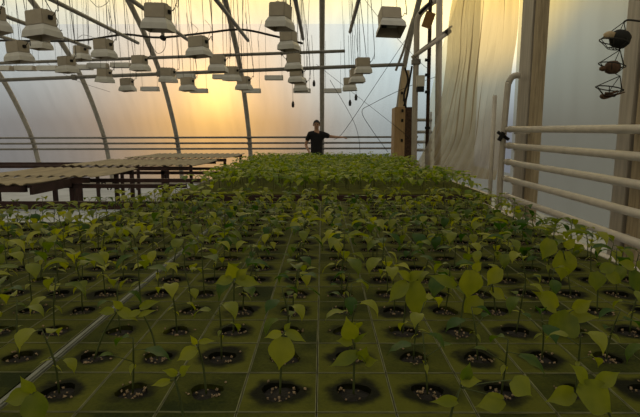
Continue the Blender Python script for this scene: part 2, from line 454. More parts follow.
def make_strip():
    r = empty('trough_lamp')
    mb = MB(); w = .195
    sec = [(-.10, -.055), (-.06, .045), (.06, .045), (.10, -.055), (.094, -.055), (.055, .038), (-.055, .038), (-.094, -.055)]
    vs = [(-w, y, z) for y, z in sec] + [(w, y, z) for y, z in sec]
    fs = [(i, (i + 1) % 8, 8 + (i + 1) % 8, 8 + i) for i in range(8)] + [tuple(range(7, -1, -1)), tuple(range(8, 16))]
    mb.add(vs, fs); mb.build('trough', M['lamphood'], r)
    for s in (-1, 1):
        mb = MB(); mb.add([(s * w, -.10, -.055), (s * w, .10, -.055), (s * w, .06, .045), (s * w, -.06, .045), (s * (w + .01), -.10, -.055), (s * (w + .01), .10, -.055), (s * (w + .01), .06, .045), (s * (w + .01), -.06, .045)],
                          [(0, 1, 2, 3), (7, 6, 5, 4), (0, 4, 5, 1), (1, 5, 6, 2), (2, 6, 7, 3), (3, 7, 4, 0)]); mb.build('end_cap', M['lampbox'], r)
    mb = MB(); mb.tube([(-w + .02, 0, -.01), (w - .02, 0, -.01)], .016, 8); mb.build('tube', M['glass'], r)
    return r
strip0 = make_strip()
ss = [(2, 68), (25, 68), (48, 68), (82, 67), (98, 65.5), (121, 65), (150, 88.7), (186, 76), (199, 90.5), (222, 76.5), (252, 90.5), (274, 77.5), (302, 90.5), (333, 90.5)]
sl = ['flat trough lamp at the left edge above the lowest cross pipe', 'flat trough lamp, second from the left edge', 'flat trough lamp just left of the second arch',
      'flat trough lamp just right of the second arch', 'flat trough lamp midway between the second arch and the fourth', 'flat trough lamp close to the left side of the third arch',
      'flat trough lamp hanging low right of the third arch', 'flat trough lamp at cross pipe height above the left edge of the sun glow', 'flat trough lamp hanging low over the left of the sun glow',
      'flat trough lamp at cross pipe height over the middle of the sun glow', 'flat trough lamp hanging low, touching the fourth arch', 'flat trough lamp at cross pipe height right of the fourth arch',
      'flat trough lamp hanging low, just left of the upright arch', 'flat trough lamp hanging low, just right of the upright arch']
for i, ((px, py), lab) in enumerate(zip(ss, sl)):
    o = strip0 if i == 0 else copy_tree(strip0)
    Ys = (10.75 if py < 70 else (11.45 if py < 80 else 12.15)) + .18 * (i % 2)
    o.location = at(px, py, Ys); tag(o, lab, 'lamp', 'flat trough lamps by the back wall')
    zt = zroof(Ys + .06) - .22 - o.location.z
    for s in (-1, 1):
        mb = MB(); mb.tube([(s * .18, 0, .045), (s * .18, 0, zt)], .003, 4); mb.build('hanging_wire', M['wire'], o)

# ------------------------------------------------------------------ loose wires
def wires(seq):
    for pts, Y, r, lab in seq:
        rod('hanging_wire', crom([at(x, y, Y) for x, y in pts], 5), r * .62, M['wire'], lab, 'wire', 'loose wires under the roof', 5)
wires([
    ([(438, 76), (405, 88), (372, 104), (362, 112), (372, 130), (388, 152)], 11.4, .010, 'dark wire sagging from the right posts down past the crossing point'),
    ([(330, 80), (352, 118), (359, 140), (360, 164)], 12.0, .009, 'dark wire dropping beside the upright arch down to the plants'),
    ([(408, 36), (380, 78), (345, 130), (334, 140)], 11.0, .009, 'wire slanting down from the upper right lamp towards the person'),
    ([(316, 64), (380, 114), (420, 146)], 12.0, .007, 'thin wire crossing behind the upright arch to the cabinet'),
    ([(365, 0), (385, 25), (420, 62), (430, 70)], 9.0, .006, 'thin wire running past the upper right lamp to the posts'),
    ([(45, 0), (52, 12), (58, 22), (55, 32), (62, 30)], 6.0, .008, 'loop of dark cable beside the big upper left lamp'),
    ([(90, 0), (98, 7), (106, 4), (109, 0)], 7.0, .006, 'short drooping loop of wire at the top between arches'),
    ([(108, 10), (112, 24), (109, 35)], 9.0, .006, 'single wire dangling above the hose'),
    ([(78, 38), (83, 35), (92, 37), (100, 40)], 9.5, .006, 'short wire curled over the hose near a lamp'),
    ([(150, 42), (157, 53), (164, 50), (166, 40)], 8.0, .007, 'cable looped beneath the big lamp right of the third arch'),
    ([(190, 22), (198, 30), (192, 36)], 8.0, .005, 'wire scrap over the dark tilted lamp'),
    ([(205, 20), (211, 28), (208, 38)], 8.2, .005, 'wire scrap right of the dark tilted lamp'),
    ([(45, 62), (75, 80), (110, 92)], 11.5, .006, 'faint wire slanting below the lowest cross pipe at left'),
    ([(262, 20), (258, 36), (259, 50)], 9.0, .005, 'single wire dangling left of the tall lamp'),
])
for px, py, lab in ((314, 83, 'small dark weight dangling just left of the upright arch'), (356, 97, 'dark hook block dangling right of the upright arch, upper one'),
                    (350, 102.5, 'dark hook block dangling right of the upright arch, lower one'), (293, 104, 'small dark weight dangling low left of the person')):
    p = at(px, py, 11.7); r = empty('hanging_weight', p, 0, lab, 'weight', 'weights dangling on wires')
    mb = MB(); mb.lathe([(.006, -.08), (.028, -.07), (.034, 0), (.02, .05), (.006, .07)], 8); mb.build('weight_block', M['wire'], r)
    mb = MB(); mb.tube([(0, 0, .06), (-.05, 0, zroof(11.7) - p.z - .03)], .004, 4); mb.build('wire', M['wire'], r)
p = at(163, 38, 8.0); r = empty('pulley', p, 0, 'small dark pulley on the hose below the big lamp', 'pulley')
mb = MB(); mb.lathe([(.01, -.05), (.04, -.04), (.025, 0), (.04, .04), (.01, .05)], 10, axis=Matrix.Rotation(PI / 2, 3, 'X')); mb.build('sheave', M['black'], r)
mb = MB(); mb.box((0, 0, .05), (.03, .08, .10)); mb.build('bracket', M['greypipe'], r)
mb = MB(); mb.tube([(0, 0, .09), (0, 0, zroof(8.0) - p.z - .03)], .004, 4); mb.build('wire', M['wire'], r)

# ------------------------------------------------------------------ benches on the left
def corrugated(mb, x0, x1, y0, y1, z, wl=.125, amp=.011, th=.006):
    n = int((x1 - x0) / wl * 6); ny = 8
    rows = []
    for j in range(ny + 1):
        y = y0 + (y1 - y0) * j / ny
        sag = -.012 * math.sin(PI * j / ny)
        rows.append([(x0 + (x1 - x0) * i / n, y, z + amp * math.sin(2 * PI * i / 6) + sag + .004 * mnoise.noise((i * .11, j * .4, x0))) for i in range(n + 1)])
    vs = [v for r_ in rows for v in r_] + [(a, b, c - th) for r_ in rows for a, b, c in r_]
    k = n + 1; o = (ny + 1) * k; fs = []
    for j in range(ny):
        for i in range(n):
            q = (j * k + i, j * k + i + 1, (j + 1) * k + i + 1, (j + 1) * k + i)
            fs.append(q); fs.append(tuple(o + t for t in q[::-1]))
    for j in (0, ny):
        for i in range(n): fs.append((j * k + i, j * k + i + 1, o + j * k + i + 1, o + j * k + i))
    for i in (0, n):
        for j in range(ny): fs.append((j * k + i, (j + 1) * k + i, o + (j + 1) * k + i, o + j * k + i))
    mb.add(vs, fs, 0, True)
def bench(xr, xf, y0, y1, zt, lab, legs, lower=True):
    r = empty('potting_bench', (xf, y0, 0), 0, lab, 'bench', 'empty benches with corrugated tops')
    xl = -3.92; sx = xr - xf
    mb = MB(); corrugated(mb, xl - xf, sx, 0, y1 - y0 - .05, zt - .012); mb.build('corrugated_top', M['beige'], r)
    W = xf - xl
    for nm, y, z, h, x1 in (('front_apron', .06, zt - .065, .06, sx - .06), ('rear_apron', y1 - y0 - .1, zt - .065, .06, sx - .06)):
        mb = MB(); mb.box(((xl - xf + x1) / 2, y, z), (x1 - (xl - xf), .04, h)); mb.build(nm, M['maroon'], r)
    if lower:
        for nm, y in (('front_rail', .10), ('rear_rail', (y1 - y0) * .55)):
            mb = MB(); mb.box((-W / 2, y, zt - .135), (W, .05, .045)); mb.build(nm, M['maroon'], r)
    for lx in legs:
        for ly in (.10, y1 - y0 - .12):
            mb = MB(); mb.box((lx - xf, ly, (zt - .10) / 2), (.05, .05, zt - .10)); mb.build('leg', M['maroon'], r)
    return r
ZB = .95
bA = bench(-2.74, -2.70, 4.64, 5.44, ZB, 'bench nearest the viewer at left, its beige corrugated top cut by the left edge', (-3.6,), False)
bench(-2.56, -1.54, 5.55, 7.0, ZB, 'long bench second from the viewer, beige corrugated top on a bare maroon frame', (-3.7, -2.84))
bench(-1.90, -1.55, 7.50, 9.35, ZB, 'long bench third from the viewer, corrugated top reaching towards the green bed', (-3.7, -2.9, -2.42))
bench(-1.85, -1.60, 9.95, 12.1, ZB, 'bench farthest from the viewer, corrugated top near the back wall pipes', (-3.7, -1.95), False)
mb = MB(); mb.box((-.05, .42, ZB - .075), (.03, .74, .09)); mb.build('side_apron', M['maroon'], bA)
r = empty('bench_frame', (-6.5, 8.3, 0), 0, 'bare dark frame without a top standing behind the benches at the left edge', 'bench frame')
for nm, yy in (('front_rail', 0), ('rear_rail', .8)):
    mb = MB(); mb.box((0, yy, .865), (5.0, .05, .05)); mb.build(nm, M['maroon'], r)
for lx in (-2.4, 2.4):
    for ly in (0, .8):
        mb = MB(); mb.box((lx, ly, .42), (.05, .05, .84)); mb.build('leg', M['maroon'], r)
for i, (px, py) in enumerate(((104, 190), (115, 190), (133, 190))):
    p = onz(px, py, 0)
    r = empty('trestle_stand', p, 0, f'small dark trestle on the floor seen under the benches, {ORD[i]} from the left', 'trestle', 'small trestles under the benches')
    for s in (-1, 1):
        mb = MB(); mb.tube([(s * .11, 0, 0), (s * .03, 0, .19)], .016, 6); mb.build('leg', M['black'], r)
    mb = MB(); mb.box((0, 0, .19), (.10, .05, .03)); mb.build('top_bar', M['black'], r)

# ------------------------------------------------------------------ seedlings
PX, PY = .174, .182
ZT = .80
def leaf_frame(mb, base, X, Yv, Z, ln, wd, pitch, droop, fold, col, hi=True, wav=.03):
    """Pointed ovate leaf: folded along the midrib, bending down to its tip. X runs out along it, Z is its upper side."""
    pw = [.0, .42, .80, .98, 1.0, .86, .60, .30, .10, .0] if hi else [0, .95, .8, 0]
    k = len(pw); x = z = 0.0; a = pitch; seg = ln / (k - 1); spine = []
    for i in range(k):
        spine.append((x, z, a)); x += seg * math.cos(a); z += seg * math.sin(a); a -= droop / (k - 1)
    side = (-1, -.55, 0, .55, 1) if hi else (-1, 0, 1)
    vs = []
    for i, w_ in enumerate(pw):
        x, z, a = spine[i]
        for j in side:
            y = j * w_ * wd / 2; up = abs(j) ** 1.3 * fold * w_ * wd / 2 + wav * wd * abs(j) * math.sin(i * 1.7 + j * 2.5)
            back = -.12 * ln * abs(j) if i in (1, 2) else 0     # rounded lobes at the stalk
            vs.append(base + X * (x - math.sin(a) * up + back * (1 if i == 1 else .4)) + Yv * y + Z * (z + math.cos(a) * up))
    m = len(side)
    mb.add(vs, [(i * m + j, i * m + j + 1, (i + 1) * m + j + 1, (i + 1) * m + j) for i in range(k - 1) for j in range(m - 1)], 0, True, col)
def leaf(mb, base, yaw, pitch, ln, wd, droop, fold, col, hi=True):
    c, s = math.cos(yaw), math.sin(yaw)
    leaf_frame(mb, Vector(base), Vector((c, s, 0)), Vector((-s, c, 0)), Vector((0, 0, 1)), ln, wd, pitch, droop, fold, col, hi)

def plant_geo(rr, fol, st, o=(0, 0, 0), big=1.0, low=False, hscale=1.0, colshift=0.0, nmax=6):
    h = rr.uniform(.12, .19) * hscale
    lean = rr.uniform(-.025, .025), rr.uniform(-.025, .025)
    top = (o[0] + lean[0], o[1] + lean[1], o[2] + h)
    if st is not None:
        pts = crom([o, (o[0] + lean[0] * .2, o[1] + lean[1] * .6, o[2] + h * .5), top], 3)
        st.tube(pts, [.0024] * (len(pts) - 2) + [.0018, .0014], 5)
    n = rr.randint(max(3, nmax - 2), nmax)
    y0 = rr.uniform(0, 6.28)
    for i in range(n):
        t = i / (n - 1); hh = .58 + .42 * t
        yaw = y0 + i * 2.4 + rr.uniform(-.4, .4)
        b = (o[0] + lean[0] * hh, o[1] + lean[1] * hh, o[2] + h * hh)
        ln = (.046 + .026 * math.sin(PI * min(1, .25 + .75 * (1 - t))) + rr.uniform(-.010, .016)) * big; wd = ln * rr.uniform(.50, .68)
        pet = .016 + .026 * (1 - t)
        pit = rr.uniform(-.5, .5); e = (b[0] + math.cos(yaw) * pet, b[1] + math.sin(yaw) * pet, b[2] + pet * math.tan(min(.6, max(0, pit + .1))))
        if st is not None: st.tube([b, e], .0011, 4)
        leaf(fol, e, yaw, pit, ln, wd, rr.uniform(.5, 1.9), rr.uniform(.05, .5), min(1, max(0, rr.uniform(0, .75) + colshift)), not low)
    if not low:                       # narrow seed leaves lower on the stem
        for q in (0, 1):
            b = (o[0] + lean[0] * .4, o[1] + lean[1] * .4, o[2] + h * rr.uniform(.42, .55))
            leaf(fol, b, y0 + 1 + q * PI, rr.uniform(-.6, .2), .036 * big, .012 * big, .8, .2, rr.uniform(.4, 1))

def block_mesh(rr):
    mb = MB(); hx, hy = PX / 2 - .001, PY / 2 - .001; n = 16; rh = rr.uniform(.036, .044); e = .0022
    outer = []; inner = []; hole = []
    for j in range(n):
        a = 2 * PI * (j + .5) / n; cx, cy = math.cos(a), math.sin(a); k = 1 / max(abs(cx), abs(cy))
        sx, sy = max(-1, min(1, cx * k)), max(-1, min(1, cy * k))
        outer.append((sx * hx, sy * hy))
        inner.append((sx * (hx - e), sy * (hy - e)))
        w = rh * (1 + .12 * math.sin(3 * a + rr.random()))
        hole.append((cx * w, cy * w))
    # snap the ring's nearest points onto the four corners
    for ring, dx, dy in ((outer, hx, hy), (inner, hx - e, hy - e)):
        for q in range(4):
            a = PI / 4 + q * PI / 2; j = int(round(a / (2 * PI) * n - .5)) % n
            ring[j] = (math.copysign(dx, math.cos(a)), math.copysign(dy, math.sin(a)))
    vs = []; lv = [(outer, -.075), (outer, 0), (inner, .0006), (inner, -.0004), (hole, -.0006), (hole, -.016)]
    for ring, z in lv: vs += [(x, y, z) for x, y in ring]
    for q, mi in ((0, 1), (1, 1), (2, 1), (3, 0), (4, 0)):
        fs = [(q * n + j, q * n + (j + 1) % n, (q + 1) * n + (j + 1) % n, (q + 1) * n + j) for j in range(n)]
        if q == 0: mb.add(vs, fs, mi)
        else:
            o = 0
            for f in fs: mb.f.append(f); mb.mi.append(mi); mb.smooth.append(False)
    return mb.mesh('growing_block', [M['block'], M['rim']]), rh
def soil_mesh(rr, rh):
    mb = MB(); n = 14; vs = [(0, 0, -.006)]
    for q, f in ((1, .5), (2, 1.02)):
        for j in range(n):
            a = 2 * PI * j / n; vs.append((math.cos(a) * rh * f, math.sin(a) * rh * f, -.008 - .003 * q + rr.uniform(-.002, .003)))
    fs = [(0, 1 + j, 1 + (j + 1) % n) for j in range(n)] + [(1 + j, 1 + n + j, 1 + n + (j + 1) % n, 1 + (j + 1) % n) for j in range(n)]
    mb.add(vs, fs, 0, True)
    for _ in range(rr.randint(8, 17)):
        a = rr.uniform(0, 6.28); d = rh * math.sqrt(rr.random()) * (.95 if rr.random() < .85 else 1.5); s = rr.uniform(.0025, .0055)
        c = Vector((math.cos(a) * d, math.sin(a) * d, -.006 if d < rh else .002))
        m3 = Matrix.Rotation(rr.uniform(0, 3), 3, 'X') @ Matrix.Rotation(rr.uniform(0, 3), 3, 'Z')
        oc = [(1, 0, 0), (-1, 0, 0), (0, 1, 0), (0, -1, 0), (0, 0, .8), (0, 0, -.8)]
        mb.add([c + m3 @ (Vector(v) * s * rr.uniform(.7, 1.2)) for v in oc], [(0, 2, 4), (2, 1, 4), (1, 3, 4), (3, 0, 4), (2, 0, 5), (1, 2, 5), (3, 1, 5), (0, 3, 5)], 1)
    return mb.mesh('peat_plug', [M['soil'], M['perlite']])
variants = []
NV = 18
for v in range(NV):
    rr = random.Random(100 + v)
    bmsh, rh = block_mesh(rr); sm = soil_mesh(rr, rh)
    fol, st = MB(), MB()
    shift = (-.25, 0, .3)[v % 3]
    plant_geo(rr, fol, st, (0, 0, -.006), (1.0 if v < 9 else .82) * (1.0 + .2 * ((v // 3) % 3 - .6)), colshift=shift, hscale=(.85, 1.0, 1.2)[(v // 3) % 3], nmax=(5 if v < 9 else 10))
    pass
    variants.append(dict(block=bmsh, soil=sm, fol=fol.mesh('foliage', M['leaf']), stem=st.mesh('stem', M['stem']), folb=fol, stb=st,
                         look=('dark', 'green', 'yellowish')[v % 3], size=('short', 'medium', 'tall')[(v // 3) % 3]))
X0, Y0 = -.012, 1.194
cells = []; outside = []
for j in range(-17, 8):
    for k in range(-3, 18):
        x = X0 + (j + .5) * PX - (.03 if j < -4 else 0); y = Y0 + (k + .5) * PY
        a = proj((x, y, ZT)); b = proj((x, y, ZT + .18))
        if k >= 12 and x < -1.62 + .03 * (k - 12): continue        # bare bench lining at the back left
        if -25 < b[0] < 665 and a[1] < 475 and k >= -2: cells.append((y, x, j, k))
        elif k >= -2: outside.append((x, y))
cells.sort(key=lambda c: (c[3], abs(c[1])))
rest = []
custom_spec = [  # stem foot, stem top, leaves (stalk end, tip, breadth) as seen in the photograph
    ((279, 393), (283, 334), [((284, 337), (279, 370), 27), ((286, 331), (306, 342), 10), ((281, 333), (264, 338), 9), ((285, 330), (291, 322), 6)]),
    ((352, 393), (355, 346), [((352, 339), (346, 316), 18), ((352, 342), (336, 341), 11), ((358, 353), (329, 367), 14), ((362, 360), (367, 346), 15), ((366, 363), (378, 360), 10), ((355, 342), (368, 332), 5)]),
    ((204, 391), (198, 346), [((197, 349), (177, 361), 14), ((199, 342), (216, 341), 6), ((196, 344), (190, 335), 6)]),
    ((172, 404), (174, 376), [((177, 374), (162, 370), 8), ((181, 374), (191, 365), 10), ((170, 381), (151, 386), 8)]),
    ((98, 356), (118, 310), [((114, 311), (98, 313), 9), ((118, 309), (138, 321), 11), ((122, 308), (112, 300), 8)]),
    ((150, 355), (142, 312), [((140, 308), (161, 301), 9), ((138, 316), (157, 310), 6), ((140, 311), (126, 318), 7)]),
    ((410, 326), (410, 283), [((407, 282), (388, 303), 15), ((414, 281), (416, 321), 22), ((408, 280), (424, 270), 10), ((410, 279), (396, 270), 9)]),
    ((447, 330), (470, 276), [((470, 270), (467, 299), 25), ((456, 287), (428, 275), 12), ((474, 270), (482, 262), 9)]),
    ((500, 322), (492, 282), [((500, 268), (487, 286), 15), ((480, 298), (463, 317), 19), ((490, 290), (506, 300), 12)]),
    ((578, 302), (563, 250), [((550, 239), (542, 260), 17), ((564, 251), (561, 281), 24), ((566, 248), (576, 238), 9)]),
    ((577, 350), (566, 314), [((570, 314), (550, 344), 30), ((556, 309), (532, 291), 20), ((560, 316), (600, 318), 14), ((574, 310), (592, 300), 14)]),
    ((605, 322), (600, 274), [((593, 272), (596, 292), 19), ((600, 270), (618, 266), 12), ((606, 274), (622, 284), 13)]),
    ((645, 318), (636, 272), [((631, 271), (637, 294), 19), ((634, 268), (616, 262), 11)]),
    ((462, 417), (462, 384), [((457, 401), (430, 402), 12), ((504, 400), (475, 407), 20), ((512, 380), (532, 396), 24), ((461, 381), (482, 381), 13), ((464, 380), (470, 362), 12)]),
    ((608, 418), (590, 386), [((577, 386), (612, 413), 34), ((596, 384), (620, 372), 16), ((574, 392), (545, 402), 20), ((586, 382), (570, 364), 16)]),
    ((20, 425), (34, 396), [((33, 394), (44, 424), 28), ((30, 394), (4, 402), 18), ((34, 392), (20, 376), 12)]),
    ((238, 332), (234, 283), [((236, 280), (262, 285), 12), ((232, 279), (214, 284), 11), ((234, 278), (228, 262), 15), ((238, 279), (248, 268), 11)]),
]
custom = {}
for foot, top, lv in custom_spec:
    best = min(cells, key=lambda c: (proj((c[1], c[0], ZT))[0] - foot[0]) ** 2 + (proj((c[1], c[0], ZT))[1] - foot[1]) ** 2 + (1e9 if (c[2], c[3]) in custom else 0))
    custom[(best[2], best[3])] = (foot, top, lv)
def custom_plant(x, y, spec):
    foot, top, lv = spec; fol, st = MB(), MB(); o = Vector((x, y, ZT)); q = random.Random(int(x * 1000))
    tp = at(top[0], top[1], y) - o
    st.tube(crom([(0, 0, -.008), (tp.x * .4, .006, tp.z * .5), tp], 4), [.0026] * 7 + [.002, .0016], 6)
    for b, t, wpx in lv:
        dy = q.uniform(-.02, .015)
        B = at(b[0], b[1], y + dy) - o; T = at(t[0], t[1], y + dy - q.uniform(.0, .025)) - o
        X = (T - B); ln = X.length; X.normalize()
        Z = Vector((q.uniform(-.15, .15), -.8, .55)); Z = (Z - X * Z.dot(X)).normalized(); Yv = Z.cross(X)
        st.tube(crom([tp * .93, (tp * .9 + B) / 2 + Vector((0, 0, .004)), B], 3), .0012, 4)
        leaf_frame(fol, B, X, Yv, Z, ln * 1.03, wpx * y / F * 1.05, .22, .5, q.uniform(.1, .4), q.uniform(.35, .8), True, .02)
    return fol.mesh('foliage', M['leaf']), st.mesh('stem', M['stem'])
vr = random.Random(5)
n_ind = 0
for idx, (y, x, j, k) in enumerate(cells):
    v = vr.choice((0, 1, 2, 0, 1, 2, 3, 4, 5) if k < 2 else tuple(range(9)) if k < 5 else tuple(range(4, 18)) if k < 8 else tuple(range(9, 18))); V = variants[v]; rot = vr.choice((0, 1, 2, 3)) * PI / 2
    if idx >= 310: rest.append((x, y, v, vr.uniform(0, 6.28))); continue
    rank = k + 1 if k >= -1 else 0
    side = j + 4          # block column index; the grey strip runs on the joint left of column -4
    if j >= -4: where = f'{ORD[j + 4]} block right of the grey strip'
    else: where = f'{ORD[-5 - j]} block left of the grey strip'
    lab = f'{V["size"]} {V["look"]} seedling, {ORD[rank]} row from the front, {where}'
    r = empty('pepper_seedling', (x, y, ZT), 0, lab, 'seedling', 'pepper seedlings in green blocks on the near bench')
    sp_ = vr.uniform(0, 6.28)
    if (j, k) in custom:
        r['label'] = f'broad-leafed seedling, {ORD[rank]} row from the front, {where}'
        fm_, sm_ = custom_plant(x, y, custom[(j, k)])
        parts = (('growing_block', V['block'], 0), ('peat_plug', V['soil'], sp_), ('stem', sm_, 0), ('foliage', fm_, 0))
    elif k < -1:
        r['label'] = f'empty green block cut off by the bottom edge, {where}'; r['category'] = 'block'
        r['group'] = 'blocks along the front edge'; r.name = 'growing_block'
        parts = (('block_body', V['block'], 0), ('peat_plug', V['soil'], sp_))
    elif k >= 16 and vr.random() < .6:
        r['label'] = f'empty green block, {ORD[rank]} row from the front, {where}'; r['category'] = 'block'
        r['group'] = 'empty blocks along the rear rail'; r.name = 'growing_block'
        parts = (('block_body', V['block'], 0), ('peat_plug', V['soil'], sp_))
    else: parts = None
    for nm, me, rz in parts or (('growing_block', V['block'], PI if rot > 2 else 0), ('peat_plug', V['soil'], sp_), ('stem', V['stem'], sp_), ('foliage', V['fol'], sp_)):
        o = bpy.data.objects.new(nm, me); C.objects.link(o); o.parent = r; o.rotation_euler = (0, 0, rz)
# the remaining small ones and the far bed: past counting
def join_plants(name, spots, m, low, label, big=1.0, hs=1.0, cs=0.0, blocks=None):
    fol = MB(); fol.col = []
    st = MB()
    rr = random.Random(len(spots))
    for x, y, z in spots: plant_geo(rr, fol, st, (x, y, z), big, low, hs, cs)
    o = tag(fol.build(name, m), label, 'seedlings', kind='stuff')
    s_ = st.build('stem', M['stem'], o); s_['kind'] = 'stuff'
    return o
far = []
for iy in range(41):
    y = 5.30 + iy * .16
    for ix in range(19):
        x = -1.30 + ix * .158 + R.uniform(-.02, .02)
        if x > 1.62 - .04 * max(0, y - 8): continue
        if x > 1.15 and 6.7 < y < 7.9: continue
        far.append((x, y + R.uniform(-.03, .03), .803))
spots = [(x, y, ZT) for x, y, v, a in rest] + [p for p in far if p[1] < 10.9]
join_plants('seedling_bed', spots, M['leaf_far_lit'], True, 'mass of yellow-green pepper seedlings filling the bed beyond the near bench', 1.5, 1.1, .1)
join_plants('young_seedling_rows', [(x, y, z) for x, y, z in far if y >= 10.9 and x < 1.05], M['leaf_green'], True, 'fresh green seedlings in neat rows at the far end before the person', 1.2, .85, 0)

# the near bench carries on past both sides of the picture
if outside:
    fo = MB(); fo.col = []; so = MB(); q = random.Random(3)
    for x, y in outside:
        if abs(x) > .64 * y + .24: plant_geo(q, fo, so, (x, y, ZT), 1.0, False, 1.0, 0, 7)
    o = tag(fo.build('seedling_foliage', M['leaf']), 'seedlings of the near bench carrying on past the sides of the picture', 'seedlings', kind='stuff')
    so.build('stem', M['stem'], o)['kind'] = 'stuff'
    mo = MB()
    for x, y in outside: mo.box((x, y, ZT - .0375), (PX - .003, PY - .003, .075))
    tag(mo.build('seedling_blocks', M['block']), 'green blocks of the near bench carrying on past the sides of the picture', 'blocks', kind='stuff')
# ------------------------------------------------------------------ the two growing benches
def grow_bench(name, x0, x1, y0, y1, label, top):
    r = empty(name, ((x0 + x1) / 2, (y0 + y1) / 2, 0), 0, label, 'bench'); W, D = x1 - x0, y1 - y0
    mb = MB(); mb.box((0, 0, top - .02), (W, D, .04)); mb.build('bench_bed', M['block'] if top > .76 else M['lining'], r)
    for nm, c, d, m in (('rear_rail', (0, D / 2 + .02, ZT - .06), (W + .08, .04, .11), 'maroon'), ('front_rail', (0, -D / 2 - .02, ZT - .06), (W + .08, .04, .10), 'maroon'),
                        ('right_rail', (W / 2 + .025, 0, ZT - .04), (.05, D, .08), 'whitepipe'), ('left_rail', (-W / 2 - .025, 0, ZT - .06), (.05, D, .10), 'maroon')):
        mb = MB(); mb.box(c, d, bev=.006); mb.build(nm, M[m], r)
    for fx in (-.48, -.16, .16, .48):
        for fy in (-.47, .47):
            mb = MB(); mb.box((W * fx, D * fy, (top - .04) / 2), (.06, .06, top - .04)); mb.build('leg', M['maroon'], r)
    return r
bx0 = X0 - 17 * PX - .03; bx1 = X0 + 8 * PX
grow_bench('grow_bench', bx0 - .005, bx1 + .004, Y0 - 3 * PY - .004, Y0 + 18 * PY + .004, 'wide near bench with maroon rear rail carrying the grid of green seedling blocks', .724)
grow_bench('grow_bench', -1.48, 1.66, 5.04, 11.75, 'far bench carrying the mass of seedlings towards the person', .80)
# leftover blocks under the uncounted near seedlings
if rest:
    mb = MB()
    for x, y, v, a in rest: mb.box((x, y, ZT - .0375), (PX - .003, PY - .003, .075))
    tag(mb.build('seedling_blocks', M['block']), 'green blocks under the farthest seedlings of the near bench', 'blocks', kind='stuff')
xs = X0 - 4 * PX - .015
mb = MB(); mb.box((xs, Y0 + 7.5 * PY, ZT - .03), (.019, 21 * PY, .070), bev=.004)
tag(mb.build('divider_strip', M['strip']), 'flat grey plastic strip running lengthwise between seedling blocks at the left', 'strip')

# ------------------------------------------------------------------ right end wall: posts, pipes
def post(name, Yc, lab, wide=.20):
    r = empty(name, (2.68, Yc, 0), 0, lab, 'post'); H = zroof(Yc) - .08
    mb = MB(); mb.box((0, .005 + wide / 2, H / 2), (.12, wide, H), bev=.006); mb.build('metal_channel', M['postlight'], r)
    mb = MB(); mb.box((.015, -.017, H / 2), (.07, .035, H)); mb.build('rusty_gap', M['rust'], r)
    mb = MB(); mb.box((0, -.115, H / 2), (.11, .15, H), bev=.004); mb.build('timber_batten', M['postwood'], r)
    return r
post('support_post', 6.5, 'wide metal and timber post beside the draped plastic sheet', .36)
post('support_post', 4.30, 'metal and timber post at the right edge behind the hanging wire basket')
for i, z in enumerate((1.44, 1.232, 1.02, .80, .575, .355)):
    r = empty('heating_pipe', (2.42, 6.6, z), 0, f'thick cream heating pipe on the right wall, {ORD[i]} from the top', 'pipe', 'cream heating pipes on the right wall')
    mb = MB(); mb.tube([(0, 0.02, .02), (0, -6, -.03)], .036, 14); mb.build('pipe', M['whitepipe'], r)
    mb = MB(); mb.lathe([(.036, 0), (.043, .004), (.043, .05), (.036, .055)], 14, (0, -.05, .02), axis=Matrix.Rotation(PI / 2, 3, 'X')); mb.build('collar', M['whitepipe'], r)
    for yy in (-.2, -2.4):
        mb = MB(); mb.box((.11, yy, -.03), (.20, .03, .02)); mb.build('bracket', M['postlight'], r)
r = empty('riser_pipe', (2.40, 6.72, 0), 0, 'upright cream pipe with a hooked top joining the heating pipes', 'pipe')
zt = at(503, 84, 6.72).z
mb = MB(); mb.tube(crom([(0, 0, .02), (0, 0, 1.0), (0.03, 0, zt - .1), (.045, 0, zt + .02), (.075, -.02, zt + .085), (.12, -.03, zt + .105), (.17, -.04, zt + .105)], 6), .040, 12); mb.build('pipe', M['whitepipe'], r)
mb = MB(); mb.tube([(-.14, -.02, 0.02), (-.13, 0, 1.9)], .028, 10); mb.build('thin_pipe', M['whitepipe'], r)
vz = at(501, 135, 6.6).z
v = MB(); v.tube([(-.09, -.06, vz + .04), (.06, -.06, vz - .06)], .022, 8); vo = v.build('valve', M['black'], r)
v = MB(); v.box((-.05, -.09, vz - .02), (.05, .03, .12), rot=Matrix.Rotation(.5, 3, 'Y')); v.build('valve_handle', M['black'], vo)

# ------------------------------------------------------------------ posts and gear in the far right corner
def upr(px0, py0, px1, py1, Y, r, m, name, lab, cat, ext=0):
    a, b = at(px0, py0, Y), at(px1, py1, Y)
    d = (a - b).normalized(); a = a + d * ext
    return rod(name, [a, b], r, m, lab, cat)
r_ = empty('upright_pipe', (0, 0, 0), 0, 'grey upright pipe with a bent top beside the hanging brown tag', 'pipe')
mb = MB(); mb.tube(crom([at(414, 168, 9.8), at(415, 100, 9.8), at(416.5, 50, 9.8), at(417, 24, 9.8), at(420, 14, 9.8), at(428, 6, 9.9), at(440, -3, 10)], 6), .055, 10); mb.build('pipe', M['postlight'], r_)
mb = MB(); p = at(416, 62, 9.8); mb.box(p, (.16, .14, .1), bev=.01); mb.build('clamp', M['greypipe'], r_)
upr(439.5, -2, 437.5, 165, 9.3, .058, M['postlight'], 'upright_pipe', 'plain straight light grey upright pipe just left of the draped plastic', 'pipe', .3)
rr_ = empty('rusty_post', (0, 0, 0), 0, 'thin rusty brown post between two grey upright pipes', 'post')
mb = MB(); a, b = at(430.5, -2, 9.6), at(426.5, 168, 9.6); mb.tube([a + (a - b).normalized() * .4, b], .035, 8); mb.build('post_bar', M['rust'], rr_)
for py in (60, 75, 92, 128):
    mb = MB(); mb.box(at(427.5, py, 9.55), (.09, .05, .05)); mb.build('fixing', M['black'], rr_)
